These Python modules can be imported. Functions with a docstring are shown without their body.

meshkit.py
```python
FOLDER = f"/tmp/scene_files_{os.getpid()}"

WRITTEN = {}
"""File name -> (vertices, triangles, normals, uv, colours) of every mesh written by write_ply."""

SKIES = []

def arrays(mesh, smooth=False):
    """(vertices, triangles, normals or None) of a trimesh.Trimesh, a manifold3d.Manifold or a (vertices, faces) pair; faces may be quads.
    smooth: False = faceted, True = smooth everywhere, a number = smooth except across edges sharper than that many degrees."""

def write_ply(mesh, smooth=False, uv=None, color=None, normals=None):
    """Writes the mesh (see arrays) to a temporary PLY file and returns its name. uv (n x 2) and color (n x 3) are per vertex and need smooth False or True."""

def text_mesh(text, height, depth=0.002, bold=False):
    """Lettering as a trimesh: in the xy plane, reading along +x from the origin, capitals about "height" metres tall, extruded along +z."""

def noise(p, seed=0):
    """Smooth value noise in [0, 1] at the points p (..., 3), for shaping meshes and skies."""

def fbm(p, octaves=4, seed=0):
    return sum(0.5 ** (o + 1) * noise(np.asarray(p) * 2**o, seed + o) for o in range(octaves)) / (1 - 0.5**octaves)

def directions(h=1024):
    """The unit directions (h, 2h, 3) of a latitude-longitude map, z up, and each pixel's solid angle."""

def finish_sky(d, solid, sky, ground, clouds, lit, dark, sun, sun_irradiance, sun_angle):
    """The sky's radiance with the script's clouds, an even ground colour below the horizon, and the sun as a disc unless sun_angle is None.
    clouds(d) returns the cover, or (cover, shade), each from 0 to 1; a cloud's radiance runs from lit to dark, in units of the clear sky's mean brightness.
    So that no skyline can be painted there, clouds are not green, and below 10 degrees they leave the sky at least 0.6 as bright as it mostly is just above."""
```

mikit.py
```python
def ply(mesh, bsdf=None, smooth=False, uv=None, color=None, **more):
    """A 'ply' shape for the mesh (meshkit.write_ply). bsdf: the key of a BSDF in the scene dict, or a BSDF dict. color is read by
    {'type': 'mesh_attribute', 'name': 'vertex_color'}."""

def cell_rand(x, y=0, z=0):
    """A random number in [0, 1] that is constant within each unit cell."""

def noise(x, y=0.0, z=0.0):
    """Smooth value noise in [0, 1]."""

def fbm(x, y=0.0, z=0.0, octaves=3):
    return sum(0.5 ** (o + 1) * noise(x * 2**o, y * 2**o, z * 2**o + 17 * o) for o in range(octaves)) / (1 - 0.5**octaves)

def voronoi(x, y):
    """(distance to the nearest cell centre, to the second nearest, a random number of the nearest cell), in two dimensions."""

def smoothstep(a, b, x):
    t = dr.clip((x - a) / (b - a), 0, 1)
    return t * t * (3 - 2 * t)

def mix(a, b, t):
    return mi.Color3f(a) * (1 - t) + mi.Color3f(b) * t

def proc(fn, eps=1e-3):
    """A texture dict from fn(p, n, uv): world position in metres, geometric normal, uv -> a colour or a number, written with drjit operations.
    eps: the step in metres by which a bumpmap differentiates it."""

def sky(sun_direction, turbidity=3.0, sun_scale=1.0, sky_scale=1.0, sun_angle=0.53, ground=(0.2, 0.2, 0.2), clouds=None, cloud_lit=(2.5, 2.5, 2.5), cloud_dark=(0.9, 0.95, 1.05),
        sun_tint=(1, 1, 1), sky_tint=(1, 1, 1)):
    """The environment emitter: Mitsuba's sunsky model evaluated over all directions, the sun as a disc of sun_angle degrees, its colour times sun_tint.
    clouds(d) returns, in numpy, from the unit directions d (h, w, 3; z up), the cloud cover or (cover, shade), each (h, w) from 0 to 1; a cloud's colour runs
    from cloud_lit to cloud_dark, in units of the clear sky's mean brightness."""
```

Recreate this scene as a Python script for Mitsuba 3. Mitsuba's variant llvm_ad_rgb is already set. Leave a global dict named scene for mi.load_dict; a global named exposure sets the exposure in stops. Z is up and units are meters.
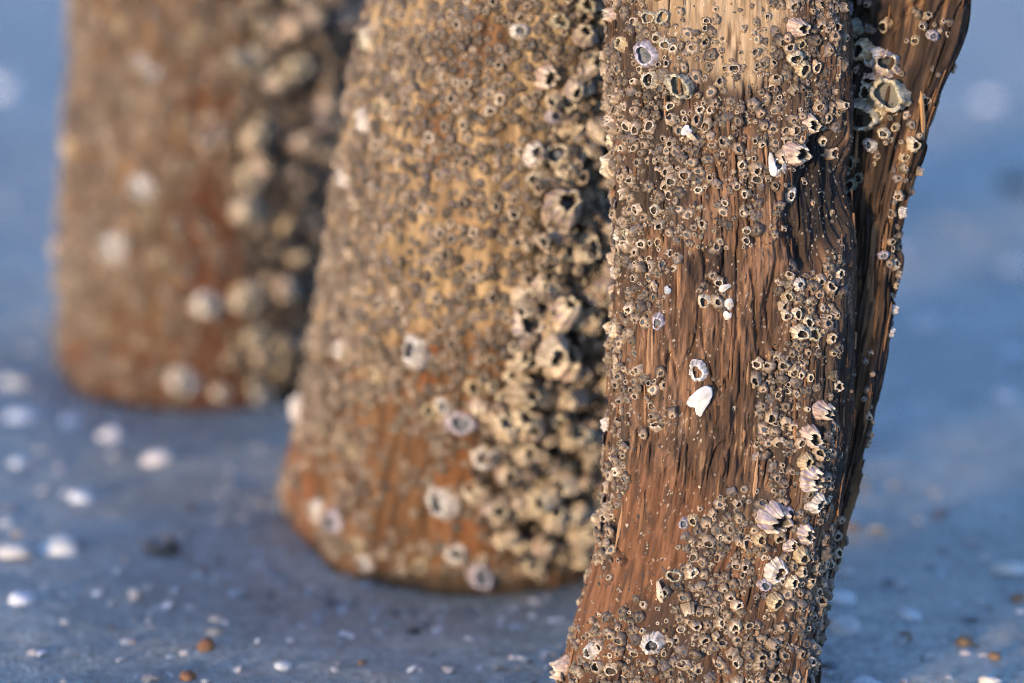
import math, random
import numpy as np, trimesh, mitsuba as mi, drjit as dr
import mikit, meshkit
from scipy.spatial import cKDTree
from meshkit import noise as nz, fbm
T = mi.ScalarTransform4f
scene, labels = {}, {}

# ------------------------------------------------------------------ camera, sky, exposure
H, PITCH, FOV = 0.47, math.radians(12.0), 24.0
FPX = 512 / math.tan(math.radians(FOV / 2))
FWD = np.array([0, math.cos(PITCH), -math.sin(PITCH)])
UP = np.array([0, math.sin(PITCH), math.cos(PITCH)])
CAM = np.array([0, 0, H])
scene['camera'] = {'type': 'thinlens', 'fov': FOV, 'fov_axis': 'x', 'aperture_radius': 0.0154, 'focus_distance': 1.275,
                   'near_clip': 0.02, 'far_clip': 400.0,
                   'to_world': T().look_at(origin=CAM.tolist(), target=(CAM + FWD).tolist(), up=[0, 0, 1])}
SUN_EL, SUN_AZ = math.radians(3.0), math.radians(37.0)       # low sun, behind the camera and to its left
SUN = [-math.sin(SUN_AZ) * math.cos(SUN_EL), -math.cos(SUN_AZ) * math.cos(SUN_EL), math.sin(SUN_EL)]
scene['daylight'] = mikit.sky(SUN, turbidity=3, sun_scale=1.1, sun_tint=(1.50, 3.08, 28.0), sky_scale=1.62, sky_tint=(0.79, 1.36, 3.0), sun_angle=6.0)
exposure = 2.93


def w2p(p):
    d = np.asarray(p) - CAM
    z = d @ FWD
    return 512 + FPX * d[..., 0] / z, 341.5 - FPX * (d @ UP) / z, z


def p2w(px, py, zd):
    return CAM + zd * (FWD + (px - 512) / FPX * np.array([1, 0, 0]) + (341.5 - py) / FPX * UP)


def p2ground(px, py):
    d = FWD + (px - 512) / FPX * np.array([1, 0, 0]) + (341.5 - py) / FPX * UP
    return CAM + d * (-H / d[2])


def sstep(a, b, x):
    t = np.clip((x - a) / (b - a), 0, 1)
    return t * t * (3 - 2 * t)


def mixc(a, b, t):
    return np.asarray(a) * (1 - t[..., None]) + np.asarray(b) * t[..., None]


# ------------------------------------------------------------------ materials
P = mikit.proc
VC = {'type': 'mesh_attribute', 'name': 'vertex_color'}


def two(b):
    return {'type': 'twosided', 'bsdf': b}


scene['mat_wood'] = two({'type': 'bumpmap', 'scale': 0.00035,
    'arbitrary': {'type': 'proc', **{k: v for k, v in P(lambda p, n, uv: mikit.fbm(p.x * 1100, p.y * 1100, p.z * 130, 2) + 0.5 * mikit.noise(p.x * 2300, p.y * 2300, p.z * 900), eps=2e-4).items() if k != 'type'}},
    'bsdf': {'type': 'principled', 'base_color': VC, 'roughness': 0.82, 'specular': 0.2}})
scene['mat_shell'] = two({'type': 'principled', 'base_color': VC, 'roughness': 0.5, 'specular': 0.4})
scene['mat_dark'] = two({'type': 'principled', 'base_color': VC, 'roughness': 0.35, 'specular': 0.5})
scene['mat_sand'] = two({'type': 'bumpmap', 'scale': 0.0012,
    'arbitrary': P(lambda p, n, uv: mikit.noise(p.x * 620, p.y * 620) + 0.6 * mikit.fbm(p.x * 160, p.y * 160, 3.0, 2), eps=4e-4),
    'bsdf': {'type': 'principled', 'roughness': P(lambda p, n, uv: 0.32 + 0.12 * mikit.fbm(p.x * 5, p.y * 5, 1.0, 3)), 'specular': 0.75,
             'base_color': P(lambda p, n, uv: mikit.mix((0.335, 0.33, 0.28), (0.42, 0.412, 0.355), mikit.smoothstep(0.3, 0.72, mikit.fbm(p.x * 9, p.y * 9, 0.0, 4)))
                             * (0.70 + 0.60 * mikit.noise(p.x * 330, p.y * 330, 2.0)) * (0.85 + 0.3 * mikit.noise(p.x * 90, p.y * 90, 5.0)))}})


def add(key, label=None, cat=None, group=None, kind=None):
    d = labels.setdefault(key, {})
    for k, v in (('label', label), ('category', cat), ('group', group), ('kind', kind)):
        if v:
            d[k] = v


COUNT = {}


def numbered(name):
    n = COUNT.get(name, 0)
    COUNT[name] = n + 1
    return name if n == 0 else f'{name}_{n:03d}'


# ------------------------------------------------------------------ sand
xs = np.concatenate([-np.geomspace(1.15, 120, 34)[::-1], np.arange(-1.1, 1.3, 0.0075), np.geomspace(1.35, 120, 34)])
ys = np.concatenate([-np.geomspace(0.2, 60, 20)[::-1], np.arange(0.0, 0.9, 0.05), np.arange(0.9, 3.6, 0.0075), np.geomspace(3.65, 160, 60)])
GX, GY = np.meshgrid(xs, ys)


def sand_z(x, y):
    q = np.stack([x, y, 0 * x], -1)
    near = np.exp(-np.maximum(np.hypot(x, y - 1.6) - 3, 0) / 6)
    z = 0.012 * (fbm(q * 2.2, 3, 4) - 0.5) + near * (0.0050 * (fbm(q * np.array([17, 26, 1]), 3, 9) - 0.5) + 0.0016 * (fbm(q * 90, 2, 3) - 0.5))
    for cx, cy, r in ((0.095, 1.27, 0.10), (-0.045, 1.57, 0.15), (-0.27, 2.06, 0.16)):   # scour hollows round the feet of the posts
        z = z - 0.016 * np.exp(-(np.hypot(x - cx, y - cy) / (r * 1.25)) ** 4)
    return z


gz = sand_z(GX, GY)
nx, ny = len(xs), len(ys)
ii, jj = np.meshgrid(np.arange(nx - 1), np.arange(ny - 1))
q0 = (jj * nx + ii).ravel()
scene['sand'] = mikit.ply((np.stack([GX, GY, gz], -1).reshape(-1, 3), np.stack([q0, q0 + 1, q0 + nx + 1, q0 + nx], 1)), 'mat_sand', smooth=True)
add('sand', 'smooth wet blue grey beach sand around the posts', kind='structure')


# ------------------------------------------------------------------ posts as surfaces P(u, z)
class Post:
    """A weathered timber: a closed section swept up a leaning axis, with a relief function."""

    def __init__(self, knots, b, n, rot, z0, z1, relief, colour, shift=0.0, bknots=None):
        L = np.array([p2w(k[1], k[0], k[3]) for k in knots])
        R = np.array([p2w(k[2], k[0], k[3]) for k in knots])
        o = np.argsort(L[:, 2])
        self.kz, self.cx, self.hw, self.cy = L[o, 2], ((L + R) / 2)[o, 0], ((R - L) / 2)[o, 0], L[o, 1] + shift
        self.b, self.n, self.rot, self.z0, self.z1, self.relief, self.colour = b, n, rot, z0, z1, relief, colour
        ph = np.linspace(0, 2 * np.pi, 2001)
        c, s = self.unit(ph)
        a = self.hw.mean()
        ln = np.concatenate([[0], np.cumsum(np.hypot(np.diff(a * c), np.diff(b * a * s)))])
        self.u, self.ph, self.length = ln / ln[-1], ph, ln[-1]
        cr, sr = math.cos(rot), math.sin(rot)
        self.ext = np.max(np.abs(c * cr - b * s * sr))

    def unit(self, ph):
        e = 2 / self.n
        c, s = np.cos(ph), np.sin(ph)
        return np.sign(c) * np.abs(c) ** e, np.sign(s) * np.abs(s) ** e

    def lin(self, z, v):
        z = np.asarray(z, float)
        i = np.clip(np.searchsorted(self.kz, z) - 1, 0, len(self.kz) - 2)
        # smooth interpolation inside, straight continuation outside
        f = np.interp(z, self.kz, v)
        lo = v[0] + (z - self.kz[0]) * (v[1] - v[0]) / (self.kz[1] - self.kz[0])
        hi = v[-1] + (z - self.kz[-1]) * (v[-1] - v[-2]) / (self.kz[-1] - self.kz[-2])
        return np.where(z < self.kz[0], lo, np.where(z > self.kz[-1], hi, f))

    def base(self, u, z):
        ph = np.interp(np.mod(u, 1), self.u, self.ph)
        c, s = self.unit(ph)
        a = self.lin(z, self.hw) / self.ext
        cap = np.sqrt(np.clip(1 - ((z - (self.z1 - 0.02)) / 0.021).clip(0, 1) ** 2, 0.0, 1))
        a = a * (0.25 + 0.75 * cap)
        x, y = a * c, a * self.b * s
        n1, n2 = np.sign(c) * np.abs(c) ** (self.n - 1), np.sign(s) * np.abs(s) ** (self.n - 1) / self.b
        ln = np.hypot(n1, n2) + 1e-12
        n1, n2 = n1 / ln, n2 / ln
        cr, sr = math.cos(self.rot), math.sin(self.rot)
        pos = np.stack([self.lin(z, self.cx) + x * cr - y * sr, self.lin(z, self.cy) + x * sr + y * cr, z + 0 * x], -1)
        nor = np.stack([n1 * cr - n2 * sr, n1 * sr + n2 * cr, 0 * n1], -1)
        return pos, nor

    def point(self, u, z):
        p, n = self.base(u, z)
        return p + n * self.relief(self, u, z, p)[..., None], n

    def mesh(self, us, zs):
        U, Z = np.meshgrid(us, zs)
        p, _ = self.point(U, Z)
        v = p.reshape(-1, 3)
        col = self.colour(self, U, Z, self.base(U, Z)[0]).reshape(-1, 3)
        m, k = len(us), len(zs)
        i, j = np.meshgrid(np.arange(m), np.arange(k - 1))
        a = (j * m + i).ravel()
        b = (j * m + (i + 1) % m).ravel()
        f = np.stack([a, b, b + m, a + m], 1)
        f = np.vstack([f[:, [0, 1, 2]], f[:, [0, 2, 3]]])
        top = np.append(p[-1].mean(0), 0)[:3]
        v = np.vstack([v, top])
        col = np.vstack([col, col[-1]])
        ring = (k - 1) * m + np.arange(m)
        f = np.vstack([f, np.stack([ring, np.roll(ring, -1), np.full(m, len(v) - 1)], 1)])
        return v, f, np.clip(col, 0.004, 0.95)


def u_list(post, fine, coarse):
    """u samples: fine where the section faces the camera side, coarse behind."""
    out, u = [], 0.0
    while u < 1:
        out.append(u)
        p, n = post.base(np.array([u]), np.array([0.2]))
        d = CAM - p[0]
        f = (n[0] @ d) / np.linalg.norm(d)
        u += (fine if f > -0.25 else coarse) / post.length
    return np.array(out)


def ell(px, py, items):
    """soft sum of ellipses (x, y, rx, ry, weight) over photo-like coordinates of the surface"""
    out = np.zeros(np.shape(px))
    for x, y, rx, ry, w in items:
        d = np.sqrt(((px - x) / rx) ** 2 + ((py - y) / ry) ** 2)
        out = np.maximum(out, w * (1 - sstep(0.75, 1.2, d)))
    return out


# ---- front post: main timber
SMOOTH1 = [(640, 560, 75, 85, 1), (590, 620, 40, 60, 1), (715, 505, 60, 28, .7), (735, 25, 75, 60, .9), (700, 640, 60, 60, .5)]
ROT1 = [(824, 188, 30, 58, 1.0), (806, 222, 24, 50, .9), (650, 95, 26, 20, .6), (715, 268, 26, 24, .7), (775, 300, 12, 30, .5)]


def grain_coords(post, u, z, p):
    s = u * post.length
    warp = 0.0035 * (fbm(np.stack([s / 0.03, z / 0.09, 0 * s], -1), 2, 31) - 0.5)
    return s + warp, z


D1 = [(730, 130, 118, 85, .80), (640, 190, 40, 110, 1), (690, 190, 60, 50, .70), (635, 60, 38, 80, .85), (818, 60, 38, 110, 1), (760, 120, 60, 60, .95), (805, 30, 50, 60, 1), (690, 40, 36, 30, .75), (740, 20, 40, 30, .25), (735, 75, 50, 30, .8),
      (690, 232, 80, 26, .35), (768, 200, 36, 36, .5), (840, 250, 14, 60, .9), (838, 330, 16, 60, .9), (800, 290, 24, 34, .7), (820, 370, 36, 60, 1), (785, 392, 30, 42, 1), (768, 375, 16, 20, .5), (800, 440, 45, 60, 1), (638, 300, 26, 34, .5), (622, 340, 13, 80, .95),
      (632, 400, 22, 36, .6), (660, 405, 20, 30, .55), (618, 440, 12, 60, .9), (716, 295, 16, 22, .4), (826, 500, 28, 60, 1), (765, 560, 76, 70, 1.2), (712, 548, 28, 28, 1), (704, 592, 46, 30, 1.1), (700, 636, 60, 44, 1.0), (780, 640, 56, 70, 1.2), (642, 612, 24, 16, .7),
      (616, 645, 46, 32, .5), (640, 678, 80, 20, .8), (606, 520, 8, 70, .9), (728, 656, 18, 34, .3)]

def relief1(post, u, z, p):
    px, py, _ = w2p(p)
    sm = ell(px, py, SMOOTH1)
    s, zz = grain_coords(post, u, z, p)
    q = np.stack([s / 0.0060, zz / 0.032, 0 * s], -1)
    big = fbm(np.stack([s / 0.03, z / 0.11, 0 * s], -1), 3, 5) - 0.5
    f = fbm(q, 3, 11)
    f = f + 0.10 * (fbm(np.stack([s / 0.0035, zz / 0.012, 9 + 0 * s], -1), 3, 19) - 0.5)
    t = f * 7.0
    terr = (np.floor(t) + sstep(0.86, 1.0, t - np.floor(t))) / 7.0            # splintered ledges along the grain
    fis = 1 - np.abs(2 * fbm(np.stack([s / 0.010, zz / 0.055, 3 + 0 * s], -1), 2, 17) - 1)
    fis = sstep(0.90, 0.985, fis)                                            # drying checks
    fine = fbm(np.stack([s / 0.0017, zz / 0.014, 7 + 0 * s], -1), 3, 23) - 0.5
    rough = 1 - 0.86 * sm
    r = 0.006 * big + rough * (0.0054 * (terr - 0.5) - 0.0022 * fis) + (0.0009 + 0.0018 * rough) * fine + 0.0009 * rough * (fbm(np.stack([s / 0.0013, zz / 0.005, 2 + 0 * s], -1), 2, 29) - 0.5)
    r = r - 0.0080 * ell(px, py, ROT1[:2]) - 0.004 * ell(px, py, ROT1[2:])
    # borehole scar low on the left face
    t = np.clip((py - 525) / 40, 0, 1)
    r = r - 0.0042 * np.exp(-((px - (612 + 14 * t * t + 3 * np.sin(t * 9))) / 3.2) ** 2) * sstep(512, 522, py) * (1 - sstep(558, 566, py))
    return r


def colour1(post, u, z, p):
    px, py, _ = w2p(p)
    s, zz = grain_coords(post, u, z, p)
    g = fbm(np.stack([s / 0.0034, zz / 0.030, 0 * s], -1), 3, 41)
    g2 = fbm(np.stack([s / 0.0013, zz / 0.009, 0 * s], -1), 3, 43)
    blot = fbm(np.stack([s / 0.03, z / 0.05, 2 + 0 * s], -1), 3, 47)
    c = mixc((0.088, 0.048, 0.029), (0.30, 0.165, 0.097), sstep(0.28, 0.74, 0.5 * g + 0.5 * g2))
    c = mixc(c, (0.045, 0.028, 0.020), 0.6 * sstep(0.52, 0.72, blot))
    c = mixc(c, (0.42, 0.25, 0.13), 0.6 * sstep(0.64, 0.74, g2) * sstep(0.5, 0.6, g))
    c = mixc(c, (0.028, 0.020, 0.016), 0.7 * sstep(0.62, 0.70, fbm(np.stack([s / 0.0022, zz / 0.012, 4 + 0 * s], -1), 3, 45)))     # dirt-filled cracks
    low = ell(px, py, [(640, 565, 105, 95, 1), (720, 610, 70, 90, .7), (590, 640, 60, 80, 1), (660, 680, 140, 60, .8)])
    oc = mixc((0.12, 0.052, 0.026), (0.26, 0.122, 0.063), sstep(0.25, 0.75, 0.5 * g + 0.5 * g2))
    c = mixc(c, oc, low)
    c = mixc(c, (0.07, 0.042, 0.028), 0.7 * sstep(0.60, 0.70, fbm(np.stack([s / 0.0030, zz / 0.014, 4 + 0 * s], -1), 3, 46)))
    top = ell(px, py, [(722, 12, 70, 40, 1), (700, 48, 45, 30, .7), (742, 50, 36, 42, .95), (690, -60, 110, 70, .9)]) * sstep(0.36, 0.52, blot + 0.30 * g2 - .08 + .10 * sstep(60, 0, py))
    tan = mixc((0.33, 0.215, 0.12), (0.58, 0.42, 0.265), sstep(0.25, 0.8, 0.55 * g + 0.45 * g2))
    c = mixc(c, tan, top)
    c = mixc(c, (0.045, 0.036, 0.030), 0.72 * sstep(0.3, 0.9, ell(px, py, D1)) * sstep(0.32, 0.5, blot + 0.3 * (g - .5)) * (1 - 0.8 * top))   # dark film plus occlusion shade between the barnacles, painted into the wood colour
    c = mixc(c, (0.020, 0.018, 0.018), np.clip(ell(px, py, ROT1), 0, 1) * sstep(0.05, 0.42, g + 0.3 * blot) * 0.96)
    t = np.clip((py - 525) / 40, 0, 1)
    c = mixc(c, (0.035, 0.026, 0.022), .8 * np.exp(-((px - (612 + 14 * t * t + 3 * np.sin(t * 9))) / 3.0) ** 2) * sstep(512, 522, py) * (1 - sstep(558, 566, py)))
    grit = sstep(0.82, 0.88, nz(np.stack([s / 0.0011, z / 0.0012, 0 * s], -1) + 9 * nz(np.stack([s / .004, z / .004, 0 * s], -1), 3)[..., None], 61)) * sstep(0.45, 0.6, fbm(np.stack([s / 0.02, z / 0.02, 0 * s], -1), 2, 67))
    return mixc(c, (0.62, 0.52, 0.40), 0.8 * grit)


K1 = [(-120, 606, 846, 1.315), (0, 607, 846, 1.315), (120, 611, 848, 1.315), (250, 615, 855, 1.315), (420, 610, 851, 1.315), (500, 603, 840, 1.315), (560, 592, 826, 1.315), (620, 577, 815, 1.315), (690, 560, 806, 1.315), (760, 546, 800, 1.315)]
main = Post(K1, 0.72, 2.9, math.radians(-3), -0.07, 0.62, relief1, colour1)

# ---- split slab on the right of the front post


def relief_slab(post, u, z, p):
    s, zz = grain_coords(post, u, z, p)
    t = fbm(np.stack([s / 0.007, zz / 0.09, 5 + 0 * s], -1), 3, 71) * 6
    terr = (np.floor(t) + sstep(0.6, 1.0, t - np.floor(t))) / 6
    return 0.0105 * (terr - 0.5) - 0.003 * sstep(.9, .98, 1 - np.abs(2 * fbm(np.stack([s / .008, zz / .05, 3 + 0 * s], -1), 2, 72) - 1)) + 0.0032 * (fbm(np.stack([s / 0.0017, zz / 0.03, 0 * s], -1), 2, 73) - 0.5) + 0.006 * (fbm(np.stack([s / 0.04, z / 0.03, 0 * s], -1), 2, 75) - 0.5)


def colour_slab(post, u, z, p):
    s, zz = grain_coords(post, u, z, p)
    g = fbm(np.stack([s / 0.003, zz / 0.05, 0 * s], -1), 3, 77)
    g2 = fbm(np.stack([s / 0.0009, zz / 0.014, 0 * s], -1), 2, 79)
    c = mixc((0.024, 0.016, 0.012), (0.100, 0.060, 0.039), sstep(0.3, 0.75, 0.6 * g + 0.4 * g2))
    c = mixc(c, (0.34, 0.18, 0.085), 0.6 * sstep(0.62, 0.74, g))
    return mixc(c, (0.035, 0.028, 0.026), 0.7 * sstep(0.52, 0.7, fbm(np.stack([s / 0.03, z / 0.06, 0 * s], -1), 3, 83)))


KS = [(-120, 868, 1016, 1.329), (0, 842, 972, 1.327), (40, 838, 962, 1.326), (80, 834, 947, 1.325), (140, 830, 926, 1.324), (200, 830, 906, 1.324), (300, 826, 896, 1.324), (420, 818, 872, 1.322), (500, 806, 850, 1.320), (600, 790, 828, 1.320), (700, 780, 812, 1.320)]
slab = Post(KS, 0.52, 2.6, math.radians(-24), -0.05, 0.52, relief_slab, colour_slab)

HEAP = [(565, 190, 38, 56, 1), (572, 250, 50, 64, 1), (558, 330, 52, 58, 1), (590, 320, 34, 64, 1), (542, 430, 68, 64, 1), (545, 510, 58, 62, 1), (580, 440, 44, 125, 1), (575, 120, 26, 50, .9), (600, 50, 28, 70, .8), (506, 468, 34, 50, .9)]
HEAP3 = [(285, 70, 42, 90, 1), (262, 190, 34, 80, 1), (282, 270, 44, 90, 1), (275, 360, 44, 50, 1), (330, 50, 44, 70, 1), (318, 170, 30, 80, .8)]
# ---- second post


def relief2(post, u, z, p):
    s, zz = grain_coords(post, u, z, p)
    t = fbm(np.stack([s / 0.009, zz / 0.08, 5 + 0 * s], -1), 3, 91) * 5
    terr = (np.floor(t) + sstep(0.6, 1.0, t - np.floor(t))) / 5
    return 0.012 * (fbm(np.stack([s / 0.06, z / 0.09, 0 * s], -1), 3, 93) - 0.5) + 0.005 * (terr - 0.5)


def colour2(post, u, z, p):
    px, py, _ = w2p(p)
    s, zz = grain_coords(post, u, z, p)
    g = fbm(np.stack([s / 0.005, zz / 0.05, 0 * s], -1), 3, 95)
    blot = fbm(np.stack([s / 0.035, z / 0.05, 0 * s], -1), 3, 97)
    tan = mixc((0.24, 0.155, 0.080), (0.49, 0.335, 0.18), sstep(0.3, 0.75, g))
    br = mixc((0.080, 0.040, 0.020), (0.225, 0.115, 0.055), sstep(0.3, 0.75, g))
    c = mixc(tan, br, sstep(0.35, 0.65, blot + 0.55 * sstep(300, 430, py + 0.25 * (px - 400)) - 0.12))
    c = mixc(c, (0.25, 0.095, 0.036), ell(px, py, [(290, 480, 26, 80, .7), (430, 375, 14, 36, .9), (470, 500, 40, 60, .5)]) * sstep(0.3, 0.5, g))
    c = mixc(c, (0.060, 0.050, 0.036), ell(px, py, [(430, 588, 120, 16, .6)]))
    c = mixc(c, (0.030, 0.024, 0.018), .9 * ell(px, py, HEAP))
    return c


K2 = [(-120, 392, 640, 1.455), (0, 370, 622, 1.475), (105, 345, 604, 1.50), (180, 331, 622, 1.52), (300, 311, 628, 1.575), (400, 297, 626, 1.645), (505, 279, 618, 1.715), (640, 258, 612, 1.79)]
second = Post(K2, 1.5, 2.25, math.radians(18), -0.07, 0.60, relief2, colour2)

# ---- third post


def colour3(post, u, z, p):
    px, py, _ = w2p(p)
    s, zz = grain_coords(post, u, z, p)
    g = fbm(np.stack([s / 0.006, zz / 0.06, 0 * s], -1), 3, 101)
    blot = fbm(np.stack([s / 0.05, z / 0.07, 0 * s], -1), 3, 103)
    c = mixc((0.10, 0.058, 0.032), (0.24, 0.145, 0.082), sstep(0.3, 0.75, g))
    red = ell(px, py, [(212, 240, 40, 90, 1), (205, 90, 36, 45, .7), (225, 330, 60, 70, .9), (110, 350, 54, 44, .8), (180, 385, 120, 28, .9)])
    c = mixc(c, (0.125, 0.050, 0.025), red * sstep(0.28, 0.5, blot + 0.2))
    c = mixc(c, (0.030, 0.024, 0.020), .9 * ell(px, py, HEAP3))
    return c


K3 = [(-120, 70, 398, 2.10), (0, 64, 384, 2.11), (150, 58, 362, 2.14), (260, 52, 345, 2.17), (350, 52, 335, 2.225), (470, 52, 325, 2.28)]
third = Post(K3, 1.5, 2.5, math.radians(14), -0.07, 0.66, relief2, colour3)

KEY1, KEY2, KEY3 = 'timber_post', 'timber_post_001', 'timber_post_002'


def wood(key, post, fine, dz, part, zlo, zhi):
    us = u_list(post, fine, fine * 5)
    zs = np.concatenate([np.arange(post.z0, zlo, 0.01), np.arange(zlo, zhi, dz), np.arange(zhi, post.z1 - 0.021, 0.006), np.linspace(post.z1 - 0.02, post.z1, 9)])
    v, f, c = post.mesh(us, zs)
    scene[f'{key}__{part}'] = mikit.ply((v, f), 'mat_wood', smooth=True, color=c)


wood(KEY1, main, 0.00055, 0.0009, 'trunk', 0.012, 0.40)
wood(KEY1, slab, 0.0007, 0.0010, 'split_slab', 0.012, 0.40)
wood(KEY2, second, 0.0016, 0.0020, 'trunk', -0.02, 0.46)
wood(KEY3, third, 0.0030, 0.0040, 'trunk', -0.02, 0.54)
add(KEY1, 'sharp brown timber post nearest the camera, split down its right side, crusted with barnacles', 'post')
add(KEY2, 'tan timber post between the two others, crusted, barnacles heaped down its right side', 'post')
add(KEY3, 'blurred farthest timber post at the left, reddish brown wood under barnacles', 'post')
add(KEY1 + '__split_slab', 'dark splintered slab split away from the right side of the post')


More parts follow.
